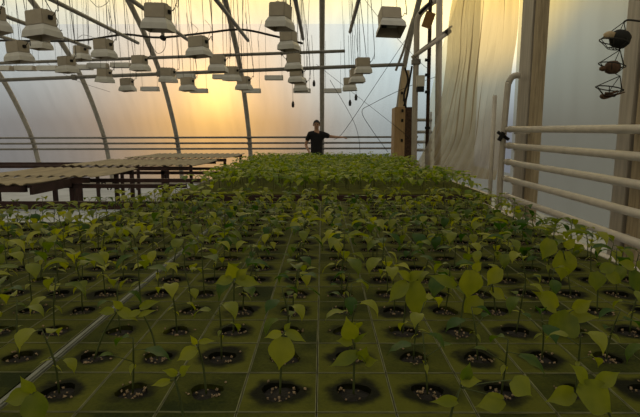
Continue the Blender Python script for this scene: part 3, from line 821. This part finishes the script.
rb = empty('brace_pipe', (0, 0, 0), 0, 'slanting grey brace rising to the right with a dark end cap', 'brace')
mb = MB(); mb.tube([at(412, 58, 9.2), at(448, 33, 9.2)], .034, 8); mb.build('pipe', M['postlight'], rb)
mb = MB(); mb.tube([at(446, 34, 9.2), at(450, 30, 9.2)], .046, 8); mb.build('end_cap', M['black'], rb)
rod('brace_pipe', [at(418, 52, 9.4), at(452, 26, 9.4)], .018, M['greypipe'], 'thin dark brace rod lying just above the slanting grey brace', 'brace')
rod('brace_pipe', [at(419, 14, 9.6), at(432, 1, 9.5)], .03, M['black'], 'short dark brace at the top beside the bent upright pipe', 'brace')
rod('brace_pipe', [at(396, 70, 12.4), at(403, 52, 11.8), at(413, 18, 11.0)], .03, M['galv'], 'thin slanting strut left of the bent upright pipe', 'brace')
tg = empty('cardboard_tag', at(428.5, 20, 9.3), 0, 'brown cardboard tag hanging tilted from the rusty post', 'tag')
mb = MB(); mb.box((0, 0, 0), (.17, .012, .28), rot=Matrix.Rotation(.32, 3, 'Y')); mb.build('card', M['card'], tg)
mb = MB(); mb.tube([(.04, 0, .13), (.05, .02, .26), (.04, .1, .36)], .005, 5); mb.build('string', M['wire'], tg)
bx = empty('junction_box', at(420.5, 81, 9.4), 0, 'small white electrical box on the posts above the brown cabinet', 'box')
mb = MB(); mb.box((0, 0, 0), (.14, .09, .20), bev=.008); mb.build('case', M['white'], bx)
mb = MB(); mb.box((0, .0, -.15), (.13, .08, .09)); mb.build('terminal_cover', M['black'], bx)
# cables bunched behind the cabinet
for q, (pts, lab) in enumerate((([(405, 68), (408, 80), (404, 95), (406, 108)], 'thick black cable looping down beside the tan board, left one'),
                               ([(412, 66), (409, 84), (407, 96), (404, 106)], 'thick black cable looping down beside the tan board, right one'))):
    rod('hanging_cable', crom([at(x, y, 10.6) for x, y in pts], 5), .02, M['black'], lab, 'cable')
cb = empty('cabinet', (0, 0, 0), 0, 'tall narrow brown wooden cabinet beyond the right end of the seedling bed', 'cabinet')
p0 = at(394, 154, 12.0); p1 = at(405.5, 107, 12.0)
hz = p1.z - p0.z; w = p1.x - p0.x
b0 = .30
cb.location = (p0.x, 12.0, b0); dep = .5
H = p1.z - b0
mb = MB(); mb.box((w / 2, .02, H / 2), (w, .03, H)); dr = mb.build('front_door', M['cabinet'], cb)
for zz in (H * .55, H * .82, H * .95):
    mb = MB(); mb.box((w * .72, -.01, zz), (.05, .03, .07), bev=.006); mb.build('latch', M['black'], dr)
mb = MB(); mb.box((w + .09, .06, H / 2), (.18, .10, H)); mb.build('dark_side', M['rust'], cb)  # right side slab in the dark rust colour
mb = MB(); mb.box((w / 2, dep / 2 + .03, H / 2), (w, dep, H - .02)); mb.build('carcass', M['cabinet'], cb)
for lx in (.03, w - .03):
    mb = MB(); mb.box((lx, .1, -b0 / 2), (.05, .05, b0)); mb.build('leg', M['cabinet'], cb)
tb = empty('tan_board', (0, 0, 0), 0, 'narrow tan board standing above the brown cabinet, leaning slightly', 'board')
a, b, c, d = at(398, 107, 12.1), at(406.5, 107, 12.1), at(410, 70, 12.1), at(402.5, 70, 12.1)
mb = MB(); t = Vector((0, .035, 0)); mb.add([a, b, c, d, a + t, b + t, c + t, d + t], [(0, 1, 2, 3), (7, 6, 5, 4), (0, 4, 5, 1), (1, 5, 6, 2), (2, 6, 7, 3), (3, 7, 4, 0)]); mb.build('board_face', M['cabinet2'], tb)
for px, py in ((402, 93), (404, 100)):
    mb = MB(); mb.box(at(px, py, 12.08), (.05, .03, .06)); mb.build('fixing', M['black'], tb)
# a small light steel rack right of the cabinet
rk = empty('steel_rack', (0, 0, 0), 0, 'small light steel rack between the cabinet and the plastic sheet', 'rack')
for px in (415.5, 431):
    mb = MB(); p, q = at(px, 112, 9.9), at(px, 112, 9.9); q.z = 0; mb.tube([p, q], .02, 6); mb.build('upright', M['steel'], rk)
for py in (120, 132, 142, 150):
    mb = MB(); mb.tube([at(414.5, py, 9.9), at(432, py, 9.9)], .03, 6); mb.build('shelf_bar', M['steel'], rk)

# ------------------------------------------------------------------ draped plastic sheet
top_l, top_r = Vector((2.42, 9.0, 4.55)), Vector((2.60, 7.15, 4.85))
Lp = crom([top_l, at(450, 10, 8.85), at(446, 60, 8.7), at(440, 105, 8.4), at(429, 140, 7.9), at(411, 172, 7.25)], 6)
Rp = crom([top_r, at(519, 10, 7.15), at(512, 70, 7.12), at(505, 125, 7.1), at(500, 160, 7.05), at(495, 180, 7.0)], 6)
nu = 90; vs = []; fs = []; nv = len(Lp)
for i in range(nv):
    v = i / (nv - 1)
    for j in range(nu + 1):
        u = j / nu
        p = Lp[i].lerp(Rp[i], u)
        tdir = (Rp[i] - Lp[i]); tdir.z = 0; tdir.normalize(); nrm = Vector((-tdir.y, tdir.x, 0))
        ph = u * 2 * PI * 10 + 7 * mnoise.noise((u * 3.2, v * .9, 7.0)) + 2 * mnoise.noise((u * 9, v * .6, 1.0))
        amp = (.014 + .05 * mnoise.noise((u * 4, v * 1.1, 3.0)) + .02 * v) * min(1, 8 * u, 8 * (1 - u))
        dd = amp * math.sin(ph) + .10 * mnoise.noise((u * 3, v * 3, 0)) * min(1, 6 * u, 6 * (1 - u))
        vs.append(p + nrm * dd + tdir * .012 * math.cos(ph))
for i in range(nv - 1):
    for j in range(nu): fs.append((i * (nu + 1) + j, i * (nu + 1) + j + 1, (i + 1) * (nu + 1) + j + 1, (i + 1) * (nu + 1) + j))
mb = MB(); mb.add(vs, fs, 0, True)
cu = tag(mb.build('plastic_curtain', M['curtain']), 'crumpled translucent plastic sheet hanging in folds from the roof at right', 'plastic sheet')
mb = MB(); mb.tube([(2.45, 9.2, 4.64), (2.6, 6.9, 4.96)], .03, 8); tag(mb.build('curtain_rail', M['greypipe']), 'rail under the roof carrying the draped plastic sheet', 'rail')

# ------------------------------------------------------------------ wire hanging basket with pots
Yb = 4.12
hb = empty('hanging_wire_basket', at(614, 60, Yb), 0, 'three-tier dark wire basket hanging from the post at the right edge', 'basket')
o = hb.location
def P(px, py, dy=0): return at(px, py, Yb + dy) - o
tiers = [((601, 39), (627, 44), (624, 22)), ((600, 64), (624, 66), (620, 50)), ((597, 89), (622, 88), (620, 76))]
for q, (l, rr2, tp) in enumerate(tiers):
    mb = MB(); a, b, t = P(*l), P(*rr2), P(*tp)
    rad = (b.x - a.x) / 2; c = (a + b) / 2; ring = [c + Vector((rad * math.cos(s), rad * math.sin(s), -.02 * math.cos(s))) for s in [2 * PI * k / 18 for k in range(18)]]
    mb.tube(ring, .005, 5, closed=True)
    for k in (9, 3, 15, 0): mb.tube([ring[k], t], .0035, 4)
    for k in range(0, 18, 3):
        e = c + (ring[k] - c) * .45 + Vector((0, 0, -.055)); mb.tube([ring[k], e], .003, 4)
    mb.tube([c + (ring[k] - c) * .45 + Vector((0, 0, -.055)) for k in range(0, 18, 2)], .003, 4, closed=True)
    for k in (0, 2, 4, 6, 8):
        e = [c + (ring[k2] - c) * .45 + Vector((0, 0, -.055)) for k2 in (k, (18 - k) % 18 if k else 9)]; mb.tube(e, .0025, 4)
    mb.build('tier', M['wire'], hb)
    if q < 2:
        nt_ = P(*tiers[q + 1][2])
        mb = MB(); mb.tube([c + Vector((0, 0, -.055)), nt_], .003, 4); mb.build('link_wire', M['wire'], hb)
mb = MB(); c = (P(597, 89) + P(622, 88)) / 2; mb.lathe([(.03, -.056), (.055, -.05), (.052, -.047), (.028, -.052)], 14, c); mb.build('liner', M['brownpot'], hb)
mb = MB(); mb.tube(crom([P(624, 22), P(628, 20), P(638, 21), P(646, 22, .06)], 4), .008, 6); mb.build('hook_arm', M['wire'], hb)
def inb(px, py): return at(px, py, Yb)
c = inb(617, 40); pt = empty('plant_pot', c - Vector((0, 0, .055)), 0, 'black round pot lying in the top tier of the wire basket', 'pot')
mb = MB(); mb.lathe([(.03, 0), (.055, .01), (.078, .05), (.074, .10), (.05, .125), (.02, .13)], 16, axis=Matrix.Rotation(.35, 3, 'Y')); mb.build('pot_body', M['black'], pt)
mb = MB(); mb.lathe([(.02, -.02), (.04, -.015), (.045, .02), (.02, .035)], 10, (-.062, 0, .085)); mb.build('clod', M['cabinet2'], pt)
c = inb(612.5, 68); pt = empty('plant_pot', c - Vector((0, 0, .045)), 0, 'brown rounded pot in the middle tier of the wire basket', 'pot')
mb = MB(); mb.lathe([(.025, 0), (.05, .012), (.062, .045), (.052, .08), (.03, .098), (.012, .10)], 14); mb.build('pot_body', M['brownpot'], pt)
mb = MB(); mb.lathe([(.008, -.01), (.028, 0), (.028, .02), (.01, .03)], 8, (-.075, 0, .03)); mb.build('clod', M['brownpot'], pt)
c = inb(609, 96); pt = empty('dried_stalk', c, 0, 'withered brown plant scrap in the lowest tier of the wire basket', 'plant scrap')  # dried stalk lying loose in the lowest tier
mb = MB(); mb.tube(crom([(-.06, 0, .0), (-.02, .02, -.012), (.05, 0, .01), (.12, -.01, .03)], 5), [.018 - .0009 * k for k in range(16)], 7); mb.build('stalk', M['brownpot'], pt)
mb = MB(); mb.tube(crom([(-.05, -.03, .02), (0, -.03, .02), (.08, .03, .04)], 5), .009, 6); mb.build('twig', M['brownpot'], pt)

# ------------------------------------------------------------------ person
def skin_mesh(name, verts, edges, radii, root=0, sub=2):
    me = bpy.data.meshes.new(name); me.from_pydata([tuple(v) for v in verts], edges, [])
    o = bpy.data.objects.new(name, me); C.objects.link(o)
    md = o.modifiers.new('skin', 'SKIN'); md.use_smooth_shade = True
    for i, r_ in enumerate(radii):
        sv = me.skin_vertices[0].data[i]; sv.radius = r_ if isinstance(r_, tuple) else (r_, r_); sv.use_root = (i == root)
    md2 = o.modifiers.new('sub', 'SUBSURF'); md2.levels = sub; md2.render_levels = sub
    dg = bpy.context.evaluated_depsgraph_get(); dg.update()
    nm = bpy.data.meshes.new_from_object(o.evaluated_get(dg))
    bpy.data.objects.remove(o); nm.name = name
    for p in nm.polygons: p.use_smooth = True
    return nm
class Sk:
    def __init__(s): s.v = []; s.e = []; s.r = []
    def add(s, p, r, par=None):
        s.v.append(Vector(p)); s.r.append(r)
        if par is not None: s.e.append((par, len(s.v) - 1))
        return len(s.v) - 1
    def chain(s, pts, par):
        for p, r in pts: par = s.add(p, r, par)
        return par
    def hand(s, wrist, d, palm_n, side):
        """palm, four unequal bent fingers and a thumb leaving the side of the palm"""
        p = Vector(s.v[wrist]); d = Vector(d).normalized(); n = Vector(palm_n).normalized(); w = d.cross(n).normalized() * side
        palm = s.add(p + d * .05, (.036, .018), wrist)
        for k, (o, l) in enumerate(((-.027, .072), (-.009, .082), (.009, .076), (.026, .058))):
            b = s.add(p + d * .092 + w * o, .0095, palm)
            s.chain([(p + d * (.092 + l * .5) + w * o * 1.1 + n * .012, .0085), (p + d * (.092 + l * .88) + w * o * 1.1 + n * .038, .007)], b)
        tb_ = s.add(p + d * .035 - w * .036, .0115, palm)
        s.chain([(p + d * .068 - w * .058 + n * .01, .010), (p + d * .095 - w * .062 + n * .022, .008)], tb_)
per = empty('person', (0, 0, 0), 0, 'person in black t-shirt standing behind the bed, one arm stretched along the rail', 'person')
pp = at(316.6, 134, 13.2); per.location = (pp.x, 13.2, 0)
b = Sk()
pel = b.add((0, 0, .93), (.15, .105))
wst = b.add((0, 0, 1.08), (.135, .095), pel)
chs = b.add((0, .01, 1.27), (.165, .11), wst)
shl = b.add((0, .01, 1.41), (.125, .085), chs)
nck = b.add((0, .005, 1.50), .055, shl)
hd1 = b.add((0, -.02, 1.58), (.066, .078), nck)
hd2 = b.add((0, -.01, 1.66), (.078, .095), hd1)
b.add((0, 0, 1.725), (.06, .075), hd2)
# arm stretched out to the viewer's right, hand on the rail
sL = b.add((.175, .01, 1.40), .062, shl)
eL = b.chain([((.30, .03, 1.345), .048), ((.44, .12, 1.325), .040), ((.56, .28, 1.315), .036)], sL)
wL = b.chain([((.68, .43, 1.315), .028)], eL)
b.hand(wL, (.75, .55, -.08), (0, 0, -1), 1)
# arm bent with the hand at the hip, viewer's left
sR = b.add((-.175, .01, 1.40), .062, shl)
eR = b.chain([((-.235, .03, 1.27), .048), ((-.285, .05, 1.12), .042)], sR)
wR = b.chain([((-.245, -.03, 1.03), .036), ((-.20, -.10, .96), .028)], eR)
b.hand(wR, (.15, -.25, -1), (1, .2, .2), -1)
for s in (-1, 1):
    hip = b.add((s * .09, 0, .86), .09, pel)
    kn = b.chain([((s * .10, .0, .68), .078), ((s * .105, -.01, .48), .058)], hip)
    an = b.chain([((s * .11, .02, .30), .055), ((s * .115, .03, .09), .040)], kn)
    b.chain([((s * .12, -.05, .045), .042), ((s * .125, -.14, .03), .030)], an)
bm_ = skin_mesh('body', b.v, b.e, b.r); bm_.materials.append(M['skin'])
bo = bpy.data.objects.new('body', bm_); C.objects.link(bo); bo.parent = per
t = Sk(); g = .014
def fat(r_): return (r_[0] + g, r_[1] + g) if isinstance(r_, tuple) else r_ + g
a00 = t.add((0, 0, .80), (.178, .135)); a0 = t.add((0, 0, .90), (.176, .132), a00); a1 = t.add((0, 0, 1.08), (.160, .122), a0); a2 = t.add((0, .01, 1.27), (.182, .128), a1); a3 = t.add((0, .01, 1.415), (.155, .112), a2)
t.add((0, .006, 1.50), (.082, .082), a3)
t.chain([((.175, .01, 1.40), .078), ((.29, .03, 1.35), .072), ((.33, .05, 1.342), .068)], a3)
t.chain([((-.175, .01, 1.40), .078), ((-.235, .03, 1.27), .070), ((-.25, .035, 1.22), .067)], a3)
m_ = skin_mesh('t_shirt', t.v, t.e, t.r); m_.materials.append(M['tshirt']); o = bpy.data.objects.new('t_shirt', m_); C.objects.link(o); o.parent = per
t = Sk(); a0 = t.add((0, 0, .93), (.160, .118)); t.add((0, 0, 1.03), (.150, .112), a0)
for s in (-1, 1):
    t.chain([((s * .09, 0, .85), .104), ((s * .10, 0, .68), .094), ((s * .105, -.005, .48), .076), ((s * .11, .02, .30), .070), ((s * .115, .03, .08), .062)], a0)
m_ = skin_mesh('trousers', t.v, t.e, t.r); m_.materials.append(M['trousers']); o = bpy.data.objects.new('trousers', m_); C.objects.link(o); o.parent = per
for s in (-1, 1):
    mb = MB(); mb.lathe([(.02, -.12), (.045, -.10), (.05, 0), (.05, .08), (.03, .10)], 10, (s * .12, -.05, .045), axis=Matrix.Rotation(PI / 2, 3, 'X') @ Matrix.Diagonal((1, .8, 1)).to_3x3()); mb.build('shoe', M['black'], per)
# hair: cap over the skull, short
mb = MB(); vs = []; fs = []
for i in range(9):
    th = i / 8 * 1.75
    for j in range(20):
        ph = 2 * PI * j / 20
        front = max(0, -math.sin(ph)); tl_ = th * (1 - .36 * front)
        n_ = .006 * mnoise.noise((math.cos(ph) * 6, math.sin(ph) * 6, th * 5))
        vs.append((.092 * math.sin(tl_) * math.cos(ph) * (1 + n_ * 8), .004 + .110 * math.sin(tl_) * math.sin(ph), 1.655 + .112 * math.cos(tl_) + n_))
for i in range(8):
    for j in range(20): fs.append((i * 20 + j, i * 20 + (j + 1) % 20, (i + 1) * 20 + (j + 1) % 20, (i + 1) * 20 + j))
mb.add(vs, fs, 0, True); mb.build('hair', M['hair'], per)
for s in (-1, 1):
    mb = MB(); mb.lathe([(.002, -.012), (.011, -.006), (.013, 0), (.011, .006), (.002, .012)], 8, (s * .031, -.094, 1.645)); mb.build('eye', M['eye'], per)
    mb = MB(); mb.lathe([(.004, -.03), (.014, -.015), (.018, .01), (.008, .03)], 8, (s * .082, 0, 1.63)); mb.build('ear', M['skin'], per)
mb = MB(); mb.tube([(0, -.094, 1.645), (0, -.108, 1.62), (0, -.118, 1.60), (0, -.100, 1.595)], [.008, .011, .015, .010], 8); mb.build('nose', M['skin'], per)
mb = MB(); mb.tube([(-.024, -.086, 1.563), (0, -.096, 1.563), (.024, -.086, 1.563)], [.004, .008, .004], 6); mb.build('mouth', M['lips'], per)

# ------------------------------------------------------------------ sky
w = bpy.data.worlds.new('sky'); sc.world = w; w.use_nodes = True
nt = w.node_tree; nt.nodes.clear(); out = nt.nodes.new('ShaderNodeOutputWorld')
tc = N(nt, 'ShaderNodeTexCoord')
SUN = ray(214, 92).normalized()
dot = N(nt, 'ShaderNodeVectorMath', operation='DOT_PRODUCT'); L(nt, tc.outputs['Generated'], dot.inputs[0]); dot.inputs[1].default_value = SUN
acos = N(nt, 'ShaderNodeMath', operation='ARCCOSINE'); L(nt, dot.outputs['Value'], acos.inputs[0])
sep = N(nt, 'ShaderNodeSeparateXYZ'); L(nt, tc.outputs['Generated'], sep.inputs[0])
def ramp(inp, lo, hi, stops):
    mr = N(nt, 'ShaderNodeMapRange'); mr.inputs['From Min'].default_value = lo; mr.inputs['From Max'].default_value = hi
    L(nt, inp, mr.inputs['Value'])
    cr = N(nt, 'ShaderNodeValToRGB'); e = cr.color_ramp.elements
    while len(e) < len(stops): e.new(.5)
    for el, (p, c) in zip(e, stops): el.position = (p - lo) / (hi - lo); el.color = rgb(*c)
    L(nt, mr.outputs[0], cr.inputs[0]); return cr.outputs[0]
front = ramp(sep.outputs['Z'], -1, 1, [(-1, (.10, .10, .11)), (-.06, (.16, .17, .19)), (.02, (.20, .21, .23)), (.13, (.54, .62, .65)), (.20, (.80, .84, .80)), (.26, (1.30, 1.08, .52)), (.45, (1.1, 1.0, .70)), (1, (.66, .66, .64))])
back = ramp(sep.outputs['Z'], -1, 1, [(-1, (.08, .08, .08)), (0, (.14, .145, .145)), (.1, (.22, .225, .20)), (.18, (.33, .32, .26)), (.3, (.66, .52, .26)), (1, (.62, .62, .62))])
fm = N(nt, 'ShaderNodeMapRange', interpolation_type='SMOOTHSTEP'); fm.inputs['From Min'].default_value = .66; fm.inputs['From Max'].default_value = .93
L(nt, dot.outputs['Value'], fm.inputs['Value'])
mx = N(nt, 'ShaderNodeMix', data_type='RGBA'); L(nt, fm.outputs[0], mx.inputs['Factor']); L(nt, back, mx.inputs['A']); L(nt, front, mx.inputs['B'])
def glow(sig, col):
    d = N(nt, 'ShaderNodeMath', operation='DIVIDE'); L(nt, acos.outputs[0], d.inputs[0]); d.inputs[1].default_value = math.radians(sig)
    p = N(nt, 'ShaderNodeMath', operation='POWER'); L(nt, d.outputs[0], p.inputs[0]); p.inputs[1].default_value = 2
    n_ = N(nt, 'ShaderNodeMath', operation='MULTIPLY'); L(nt, p.outputs[0], n_.inputs[0]); n_.inputs[1].default_value = -1
    e = N(nt, 'ShaderNodeMath', operation='EXPONENT'); L(nt, n_.outputs[0], e.inputs[0])
    s = N(nt, 'ShaderNodeVectorMath', operation='SCALE'); s.inputs[0].default_value = col; L(nt, e.outputs[0], s.inputs['Scale'])
    return s.outputs[0]
tot = mx.outputs['Result']
for sig, col in ((2.6, (.9, .62, .10)), (8.5, (.95, .40, -.04)), (15, (.21, .085, -.03))):
    ad = N(nt, 'ShaderNodeVectorMath', operation='ADD'); L(nt, tot, ad.inputs[0]); L(nt, glow(sig, col), ad.inputs[1]); tot = ad.outputs[0]
# a paler, bluer bank of sky right of the sun
SKY2 = ray(395, 62).normalized()
d2 = N(nt, 'ShaderNodeVectorMath', operation='DOT_PRODUCT'); L(nt, tc.outputs['Generated'], d2.inputs[0]); d2.inputs[1].default_value = SKY2
m2_ = N(nt, 'ShaderNodeMapRange', interpolation_type='SMOOTHSTEP'); m2_.inputs['From Min'].default_value = math.cos(math.radians(15)); m2_.inputs['From Max'].default_value = 1; L(nt, d2.outputs['Value'], m2_.inputs['Value'])
s2 = N(nt, 'ShaderNodeVectorMath', operation='SCALE'); s2.inputs[0].default_value = (.16, .23, .24); L(nt, m2_.outputs[0], s2.inputs['Scale'])
ad = N(nt, 'ShaderNodeVectorMath', operation='ADD'); L(nt, tot, ad.inputs[0]); L(nt, s2.outputs[0], ad.inputs[1]); tot = ad.outputs[0]
# yellow lobe added to the sky to brighten the top of the plastic sheet
SKY3 = ray(478, -18).normalized()
d3 = N(nt, 'ShaderNodeVectorMath', operation='DOT_PRODUCT'); L(nt, tc.outputs['Generated'], d3.inputs[0]); d3.inputs[1].default_value = SKY3
m3_ = N(nt, 'ShaderNodeMapRange', interpolation_type='SMOOTHSTEP'); m3_.inputs['From Min'].default_value = math.cos(math.radians(11)); m3_.inputs['From Max'].default_value = math.cos(math.radians(2)); L(nt, d3.outputs['Value'], m3_.inputs['Value'])
s3 = N(nt, 'ShaderNodeVectorMath', operation='SCALE'); s3.inputs[0].default_value = (1.3, .78, .0); L(nt, m3_.outputs[0], s3.inputs['Scale'])
ad = N(nt, 'ShaderNodeVectorMath', operation='ADD'); L(nt, tot, ad.inputs[0]); L(nt, s3.outputs[0], ad.inputs[1]); tot = ad.outputs[0]
bg = N(nt, 'ShaderNodeBackground', Strength=1.0); L(nt, tot, bg.inputs['Color']); L(nt, bg.outputs[0], out.inputs[0])
w.cycles.sampling_method = 'MANUAL'; w.cycles.sample_map_resolution = 512

vs_ = sc.view_settings
vs_.view_transform = 'Standard'; vs_.look = 'None'; vs_.gamma = 1; vs_.use_curve_mapping = False
vs_.exposure = 0.1
sc.cycles.transparent_max_bounces = 24
